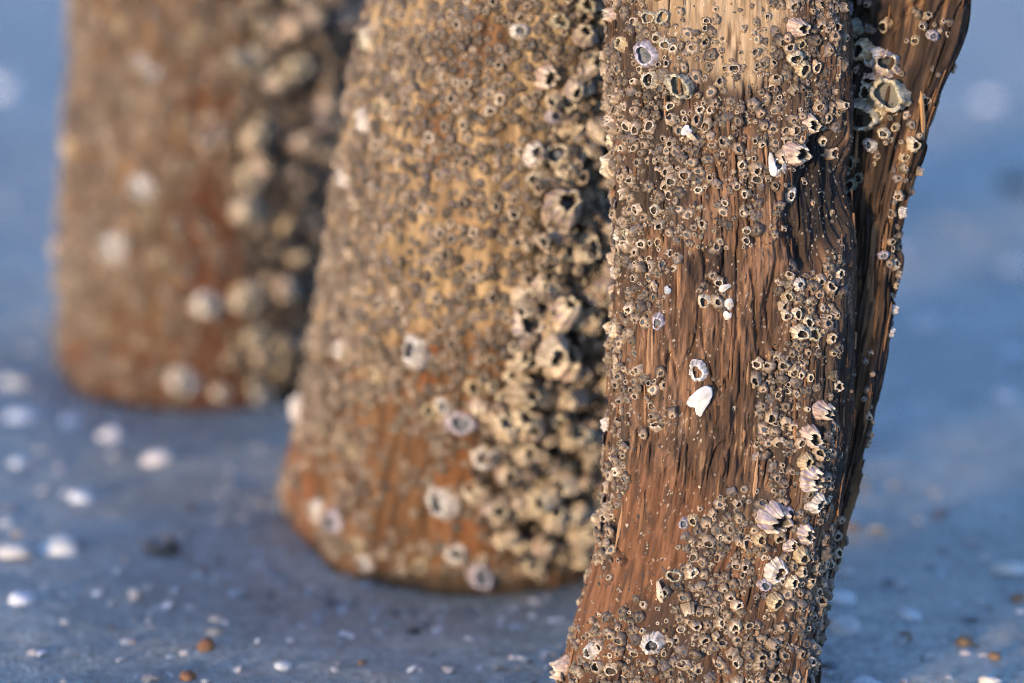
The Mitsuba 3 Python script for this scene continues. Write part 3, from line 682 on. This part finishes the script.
def splinters(key, post, n, dens, cols, rg):
    """loose fibres and flakes that stand off the weathered grain"""
    u, z = rg.rand(n), rg.uniform(0, .42, n)
    p, nn = post.point(u, z)
    px, py, _ = w2p(p)
    keep = rg.rand(n) < dens(px, py)
    vs, fs, cs = [], [], []
    for a, (uu, zz_) in enumerate(zip(u[keep], z[keep])):
        L, w, th = rg.uniform(.008, .030), rg.uniform(.0003, .0010), rg.uniform(.0002, .0006)
        h = np.linspace(-.5, .5, 5)
        q, m = post.base(np.full(5, uu) + rg.uniform(-.03, .03) * h * L / post.length, zz_ + h * L)
        mid, _ = post.point(np.array([uu]), np.array([zz_]))
        off = (mid[0] - q[2]) @ m[2]
        lift = off + rg.uniform(.0000, .0007) + rg.uniform(-.02, .05) * h * L + .12 * L * (h ** 2) * rg.uniform(-.3, 1)
        side = np.cross(m, [0, 0, 1.0])
        prof = (1 - np.abs(2 * h) ** rg.uniform(1.2, 3)) * w + .00008
        jag = rg.uniform(-.25, .25, (5, 2)) * w
        v = np.concatenate([q + m * lift[:, None] + side * (prof + jag[:, 0])[:, None], q + m * (lift + th)[:, None] + side * (jag[:, 0] * .3)[:, None], q + m * lift[:, None] - side * (prof + jag[:, 1])[:, None], q + m * (lift - .0006)[:, None]])
        f = []
        for k in range(4):
            for r in range(4):
                i, j = r * 5 + k, ((r + 1) % 4) * 5 + k
                f += [[i, j, j + 1], [i, j + 1, i + 1]]
        vs.append(v)
        fs.append(np.array(f) + 20 * a)
        cs.append(np.tile(np.array(cols[rg.randint(len(cols))]) * rg.uniform(.6, 1.3), (20, 1)))
    scene[key + '__splinter'] = mikit.ply((np.vstack(vs), np.vstack(fs)), 'mat_wood', smooth=False, color=np.vstack(cs))
    add(key + '__splinter', kind='stuff')


splinters(KEY1, main, 700, lambda x, y: .9 * (1 - np.clip(ell(x, y, SMOOTH1 + ROT1[:2]) * 1.1, 0, .97)) * (1 - .7 * np.clip(dens1(x, y, 1), 0, 1)), [(.30, .155, .08), (.20, .10, .05), (.10, .052, .03), (.40, .23, .125), (.06, .035, .022)], np.random.RandomState(52))
splinters(KEY1 + '__split_slab', slab, 420, lambda x, y: .8 + 0 * x, [(.22, .11, .055), (.10, .055, .03), (.32, .17, .085), (.05, .03, .02)], np.random.RandomState(53))
debris(KEY1, main, 60000, lambda x, y, f: np.maximum(.7 * dens1(x, y, f), .05 + .10 * ell(x, y, [(620, 600, 70, 90, 1)])), np.random.RandomState(44))
c1.build()
c2.build(tone=.82)
c3.build(tone=.74)


# ------------------------------------------------------------------ loose shells and chips
def chip(seed, a=1.0, b=0.6, th=0.12, curl=0.35, col=(.8, .78, .75), outline=None):
    """a broken piece of shell: an irregular curved plate with thickness"""
    rg = np.random.RandomState(seed)
    k = 18
    t = np.arange(k) * 2 * np.pi / k
    r = 1 + .18 * np.sin(2 * t + rg.uniform(0, 6)) + .12 * np.sin(3 * t + rg.uniform(0, 6)) + rg.uniform(-.06, .06, k)
    ox, oy = r * np.cos(t), r * np.sin(t)
    if outline is not None:
        o = np.vstack([outline, outline[:1]]).astype(float)
        ln = np.concatenate([[0], np.cumsum(np.hypot(*np.diff(o, axis=0).T))])
        k = 36
        q = np.arange(k) / k * ln[-1]
        ox, oy = np.interp(q, ln, o[:, 0]), np.interp(q, ln, o[:, 1])
    rows, cols = [], []
    for s, z in ((0.03, th), (.55, th), (.92, th), (1, th * .5), (.92, 0), (.55, 0), (.03, 0)):
        x, y = a * s * ox, b * s * oy
        rows.append(np.stack([x, y, z + curl * (.35 - x * x - y * y)], 1))
        cols.append(np.asarray(col) * rg.uniform(.88, 1.06, (k, 1)))
    v = np.vstack(rows)
    i, j = np.meshgrid(np.arange(k), np.arange(6))
    p, q = (j * k + i).ravel(), (j * k + (i + 1) % k).ravel()
    f = np.vstack([np.stack([p, q + k, q], 1), np.stack([p, p + k, q + k], 1)])
    c = np.vstack(cols) * (.62 + .62 * fbm(v * 3 + seed, 3, seed))[:, None]
    c = mixc(c, (.30, .21, .13), .7 * sstep(.56, .72, fbm(v * 2 + 3 * seed, 3, seed + 4)))
    v = v * (1 + .02 * np.sin(16 * np.hypot(v[:, :1], v[:, 1:2])))
    return v, f, np.clip(c, .01, .9)


def valve(seed, col, col2, ribs=14, flat=.55):
    """half of a bivalve, lying hollow side down: ribbed dome with its beak, and its thickness"""
    rg = np.random.RandomState(seed)
    k, rr = 28, 7
    t = np.arange(k) * 2 * np.pi / k
    out = 1 - .14 * np.cos(t) ** 2 * (np.sin(t) < 0) + .05 * np.sin(t * 2 + rg.uniform(0, 6))
    rows, cols = [], []
    for side in (0, 1):
        for q in (range(rr) if side == 0 else range(rr - 1, -1, -1)):
            s = (q + .05) / (rr - .95)
            rib = 1 + .02 * np.cos(ribs * t)
            z = flat * np.sqrt(np.clip(1 - s * s, 0, 1)) * (1 + .03 * np.cos(ribs * t) * s) - side * .06
            y0 = -.45 * (1 - s)
            rows.append(np.stack([s * out * rib * np.cos(t), s * out * rib * np.sin(t) * .84 + y0, z], 1))
            g = .5 + .5 * math.sin(9 * s + seed)
            cols.append((np.asarray(col) * (1 - g * .6) + np.asarray(col2) * g * .6) * (1 + .1 * np.cos(ribs * t))[:, None])
    v = np.vstack(rows)
    n = len(rows)
    i, j = np.meshgrid(np.arange(k), np.arange(n - 1))
    p, q = (j * k + i).ravel(), (j * k + (i + 1) % k).ravel()
    f = np.vstack([np.stack([p, q, q + k], 1), np.stack([p, q + k, p + k], 1)])
    return v, f[:, ::-1], np.clip(np.vstack(cols), .01, .9)


def pebble(seed, col, flat=.6):
    m = trimesh.creation.icosphere(3)
    v = m.vertices * (1 + .35 * (fbm(m.vertices * 1.3 + seed, 3, seed) - .5)[:, None])
    c = np.asarray(col) * (.7 + .6 * fbm(m.vertices * 4 + seed, 2, 5))[:, None]
    return v * [1, .8, flat], m.faces, np.clip(c, .01, .9)


def place(key, src, M, mat='mat_shell', smooth=True):
    scene[key] = {**mikit.ply(src[:2], mat, smooth=smooth, color=src[2]), 'to_world': T(M.tolist())}


def on_post(name, post, px, py, src, r, label, cat, spin=0.0, lr=0.0, lu=0.0, out=0.0):
    p, n = find(post, px, py)
    m = n + lr * RIGHT + lu * np.array([0, 0, 1.0])
    M = np.eye(4)
    M[:3, :3] = frame(m, 0.0 if spin == 'up' else spin) * r
    if spin == 'up':                       # x to the right, y upwards over the wood
        m = m / np.linalg.norm(m)
        x = RIGHT - m * m[0]
        x /= np.linalg.norm(x)
        M[:3, :3] = np.stack([x, np.cross(m, x), m], 1) * r
    M[:3, 3] = p + n * out
    key = numbered(name)
    place(key, src, M)
    add(key, label, cat)


OUT = np.array([(-14, -5), (-11, 2), (-3, 10), (6, 15), (12, 12), (13, 6), (10, -3), (4, -12), (1, -20), (-3, -21), (-4, -14), (-5, -8), (-10, -8)]) / 14
on_post('shell_fragment', main, 700, 398, chip(5, 1.0, 1.0, .12, .25, (.74, .72, .71), OUT), .0074, 'largest bright white broken shell plate, stuck to the middle of the nearest post', 'shell', spin='up', out=.0030, lr=-.08, lu=.05)
on_post('shell_fragment', main, 668, 291, chip(6, 1.0, .7, .15, .4, (.42, .46, .52)), .0026, 'small blue grey shell chip on bare brown wood of the nearest post', 'shell', spin=1.2, out=.001)
on_post('shell_fragment', main, 724, 287, chip(7, 1.0, .6, .25, .5, (.74, .70, .66)), .0034, 'upper white shell bit of the small cluster in the middle of the nearest post', 'shell', spin=.3, out=.0016)
on_post('shell_fragment', main, 729, 303, chip(8, 1.0, .6, .25, .5, (.70, .66, .62)), .0036, 'middle white shell bit of the small cluster in the middle of the nearest post', 'shell', spin=1.3, out=.0016)
on_post('shell_fragment', main, 727, 315, chip(10, 1.0, .8, .3, .5, (.80, .76, .70)), .0026, 'lowest white shell bit of the small cluster in the middle of the nearest post', 'shell', spin=.8, out=.0014)
on_post('shell_fragment', main, 772, 166, chip(12, 1.0, .42, .18, .3, (.86, .84, .82)), .0056, 'upright white shell splinter beside a pale barnacle high on the nearest post', 'shell', spin=1.7, out=.003, lr=-.2)
on_post('shell_fragment', main, 686, 131, chip(13, 1.0, .6, .2, .4, (.74, .74, .78)), .0036, 'pale curled shell bit among the barnacles high on the left of the nearest post', 'shell', spin=.6, out=.002)
on_post('shell_fragment', main, 661, 592, chip(14, 1.0, .35, .2, .4, (.72, .60, .44)), .0058, 'cream shell splinter at the left end of the lower barnacle patch on the nearest post', 'shell', spin=1.9, out=.0025)
on_post('shell_fragment', main, 692, 135, chip(15, 1.0, .35, .2, .5, (.70, .55, .38)), .0040, 'orange cream shell sliver among barnacles high on the left of the nearest post', 'shell', spin=2.4, out=.002)
on_post('wood_splinter', slab, 921, 118, chip(16, 1.0, .13, .10, .02, (.55, .30, .13)), .0125, 'loose orange splinter standing off the right edge of the split slab', 'splinter', spin=1.65, out=.0012, lr=.3)

WHITE, PALE, PINKISH, RUST, DARK, BLUISH = (.80, .78, .73), (.68, .63, .56), (.80, .69, .62), (.24, .115, .055), (.05, .05, .05), (.72, .75, .80)
LEFTG, RIGHTG, MIDG = 'small shells on the sand left of the posts', 'small shells on the sand right of the posts', 'small shell bits on the sand in front of the middle post'


NICK = [(60, 549, 'largest white shell'), (16, 376, 'cream shell at the left edge'), (14, 556, 'greyish tan shell'), (83, 500, 'flat whitish shell'), (158, 464, 'pale pink shell'), (111, 436, 'pinkish shell'), (206, 648, 'upper rusty pebble'), (188, 676, 'lower rusty pebble'), (283, 663, 'bright shell at the bottom edge'),
        (161, 542, 'dark ring shaped barnacle'), (413, 617, 'small black pebble'), (1010, 568, 'round white shell'), (1017, 270, 'pink white shell'), (926, 326, 'blurred pinkish shell'), (910, 612, 'bluish white shell'), (842, 595, 'pair of shells by the nearest post'), (965, 638, 'flat orange pebble'), (905, 634, 'orange brown pebble'),
        (866, 672, 'broken shell by the nearest post'), (940, 513, 'faint tan pebble'), (1015, 190, 'dark far stone'), (480, 590, 'foot of the middle post'), (560, 640, 'left edge of the nearest post foot'), (22, 603, 'white shell at the left edge'), (362, 658, 'small orange pebble'), (1005, 395, 'faint bluish shell on the right')]
BITCOL = ['white', 'bluish', 'pale tan', 'pinkish', 'light grey']


def bit_label(k, px, py, r):
    x, y, n = min(NICK, key=lambda t: math.hypot(t[0] - px, (t[1] - py) * 1.3))
    dx, dy = px - x, py - y
    side = ('right of' if dx > 0 else 'left of') if abs(dx) > abs(dy) else ('below' if dy > 0 else 'above')
    far = 'just' if math.hypot(dx, dy) < 32 else ('a little' if math.hypot(dx, dy) < 55 else 'well')
    return f"{BITCOL[k % 5]} {'tiny' if r < 6.5 else 'small'} shell bit {far} {side} the {n}"


def on_sand(name, px, py, rpx, src, label, cat, group=None, flat=1.0, up=.0, spin=None, rg=np.random.RandomState(5)):
    g = p2ground(px, py)
    zd = w2p(g)[2]
    r = rpx / FPX * zd
    M = np.eye(4)
    M[:3, :3] = frame(np.array([rg.normal(0, .12), rg.normal(0, .12), 1]), rg.uniform(0, 6.28) if spin is None else spin) * (r * np.array([1, 1, flat]))
    M[:3, 3] = [g[0], g[1], float(sand_z(np.array(g[0]), np.array(g[1]))) + up * r]
    key = numbered(name)
    place(key, src, M)
    add(key, label, cat, group)


V = [valve(40 + k, c, c2) for k, (c, c2) in enumerate([(WHITE, PALE), (PALE, WHITE), (PINKISH, WHITE), (BLUISH, WHITE), ((.84, .84, .86), BLUISH)])]
for px, py, r, v, lab in [(60, 549, 20, 0, 'largest bright white shell on the sand low at the left'), (16, 376, 19, 1, 'pale cream shell at the left edge beside the farthest post'), (22, 412, 18, 4, 'whitish shell just below the pale cream one at the left edge'), (14, 556, 19, 1, 'greyish tan shell at the left edge beside the largest white shell'),
                          (22, 603, 14, 4, 'white shell near the left edge below the greyish tan one'), (83, 500, 14, 4, 'flat whitish shell above the largest white shell'), (158, 464, 15, 2, 'pale pink shell below the barnacled foot of the farthest post'), (111, 436, 15, 2, 'pinkish shell with a dark pebble behind, in front of the farthest post'),
                          (19, 466, 12, 3, 'faint bluish shell near the left edge in the middle of the open sand'), (283, 663, 10, 0, 'small bright white shell at the bottom edge left of the nearest post'), (2, 92, 18, 4, 'large blurred white shell at the left edge near the top'), (72, 412, 12, 3, 'faint bluish shell left of the farthest post foot'),
                          (1010, 568, 17, 0, 'round white shell at the right edge'), (1017, 270, 17, 2, 'blurred pink white shell at the right edge in the middle distance'), (926, 326, 17, 2, 'blurred pinkish shell right of the split slab'), (910, 612, 13, 3, 'bluish white shell on the sand right of the nearest post foot'),
                          (842, 595, 14, 4, 'white shell touching the view edge of the nearest post, upper of two'), (845, 622, 18, 1, 'greyish pale shell, lower of two beside the nearest post foot'), (990, 105, 15, 3, 'faint far bluish shell at the upper right'), (866, 672, 20, 0, 'broken white shell by the foot of the nearest post at the bottom edge'),
                          (990, 678, 12, 2, 'pale shell with a rusty edge at the bottom right'), (1005, 395, 12, 3, 'faint bluish shell near the right edge below the pink white one'), (1012, 355, 12, 4, 'whitish shell near the right edge between two others')]:
    on_sand('shell', px, py, r * 1.08, V[v], lab, 'shell', up=.0)
PB = [pebble(3, RUST), pebble(8, (.24, .15, .08)), pebble(12, DARK), pebble(15, (.22, .13, .08), .4)]
for px, py, r, v, lab in [(206, 648, 11, 0, 'rusty brown pebble at the lower left beside a small white shell bit'), (188, 676, 11, 0, 'rusty brown pebble at the bottom edge, lower left'), (190, 505, 7, 3, 'faint rust pebble in the middle of the left sand'), (413, 617, 8, 2, 'small black pebble in front of the middle post'), (119, 427, 10, 2, 'dark pebble behind the pinkish shell'),
                          (905, 634, 9, 1, 'orange brown pebble right of the nearest post foot'), (965, 638, 11, 1, 'flat orange brown pebble near the bottom right'), (995, 653, 8, 1, 'small tan pebble near the bottom right corner'), (940, 513, 9, 3, 'faint tan pebble on the right sand'), (853, 527, 8, 3, 'faint rust pebble close to the right of the nearest post'),
                          (362, 658, 6, 3, 'small orange pebble in the sand front of the middle post'), (857, 668, 10, 2, 'dark weed covered pebble beside the broken white shell'), (1018, 598, 8, 1, 'tan pebble at the right edge under the round white shell'), (200, 558, 7, 3, 'faint brown pebble low in the left sand'), (1015, 190, 16, 2, 'blurred dark stone at the right edge in the far sand')]:
    on_sand('pebble', px, py, r, PB[v], lab, 'pebble', up=.15)
# dark ring-shaped shell with a pale middle
on_sand('barnacle_shell', 161, 542, 20, barnacle(77, 36, .45, .62, .1, .04, .5, .5, .12, .3, (.06, .065, .06), (.10, .10, .09), (.42, .46, .52), inside=(.08, .08, .08), nr=6), 'dark ring shaped empty barnacle with a pale middle on the left sand', 'barnacle')
CH = [chip(60 + k, 1, .6 + .05 * (k % 5), .22, .35, [WHITE, BLUISH, PALE, PINKISH, (.6, .6, .62)][k % 5]) for k in range(10)]
rg = np.random.RandomState(77)
for k, (px, py, r) in enumerate([(120, 568, 9), (98, 593, 8), (65, 624, 8), (185, 652, 7), (120, 660, 7), (5, 525, 9), (170, 655, 5), (150, 610, 5), (250, 690, 5), (230, 560, 7), (175, 583, 7), (40, 655, 8), (205, 680, 7), (250, 545, 6), (45, 320, 12), (30, 345, 12), (115, 410, 10), (40, 450, 9), (60, 470, 8), (225, 620, 6)]):
    on_sand('shell_bit', px, py, r, CH[k % 10], bit_label(k, px, py, r), 'shell bit', LEFTG)
for k, (px, py, r) in enumerate([(302, 614, 7), (345, 625, 9), (320, 562, 9), (440, 610, 7), (470, 628, 7), (520, 645, 8), (555, 602, 8), (335, 665, 7), (290, 635, 6), (520, 608, 7), (545, 637, 7), (510, 675, 8), (440, 595, 7), (390, 600, 6), (315, 600, 6), (555, 657, 6), (480, 655, 5), (420, 665, 5)]):
    on_sand('shell_bit', px, py, r, CH[k % 10], bit_label(k, px, py, r), 'shell bit', MIDG)
for k, (px, py, r) in enumerate([(985, 555, 9), (950, 600, 7), (980, 600, 7), (930, 560, 8), (925, 575, 8), (900, 580, 8), (895, 545, 8), (970, 540, 8), (940, 570, 6), (990, 510, 9), (965, 648, 7), (880, 640, 6), (930, 650, 6), (1020, 610, 8), (920, 520, 8), (985, 650, 6), (910, 380, 10), (965, 360, 9), (900, 250, 10), (960, 225, 11), (980, 300, 9), (1000, 345, 10), (940, 395, 8), (905, 410, 9), (975, 240, 10), (905, 670, 6), (950, 672, 6)]):
    on_sand('shell_bit', px, py, r, CH[(k + 3) % 10], bit_label(k + 3, px, py, r), 'shell bit', RIGHTG)

# fine shell grit over the sand
rg = np.random.RandomState(5)
N = 9000
gx, gy = rg.uniform(-1.0, 1.3, N), .95 + 3.2 * rg.rand(N) ** 1.4
for k, (cx, cy, a) in enumerate(((-.045, 1.62, .19), (-.27, 2.13, .20), (.095, 1.27, .12))):     # shell litter washed up against the feet of the posts
    n = slice(k * 420, k * 420 + 420)
    t, q = rg.uniform(0, 6.28, 420), a * (.8 + .35 * rg.rand(420) ** 2)
    gx[n], gy[n] = cx + q * np.cos(t) * .85, cy + q * np.sin(t)
gzv = sand_z(gx, gy)
vs, fs, cs = [], [], []
for k in range(N):
    v, f, c = CH[rg.randint(10)] if rg.rand() < .93 else PB[3]
    if len(v) > 200:
        v, f, c = CH[rg.randint(10)][:2] + (np.broadcast_to(np.array(RUST), (126, 3)),)
    s = .0008 + (.0064 * rg.rand() ** 2.6 if k >= 1260 else .004 * rg.rand())
    if c[0, 0] < .3:
        s = min(s, .0022)
    a = frame(np.array([rg.normal(0, .3), rg.normal(0, .3), 1]), rg.uniform(0, 6.28))
    vs.append((v @ a.T) * s + [gx[k], gy[k], gzv[k] + .1 * s])
    fs.append(f + k * len(v))
    cs.append(c * rg.uniform(.35, 1.1))
scene['shell_grit'] = mikit.ply((np.vstack(vs), np.vstack(fs)), 'mat_shell', smooth=False, color=np.clip(np.vstack(cs), .01, .9))
add('shell_grit', 'fine pale shell grit strewn over the wet sand', 'shell grit', kind='stuff')
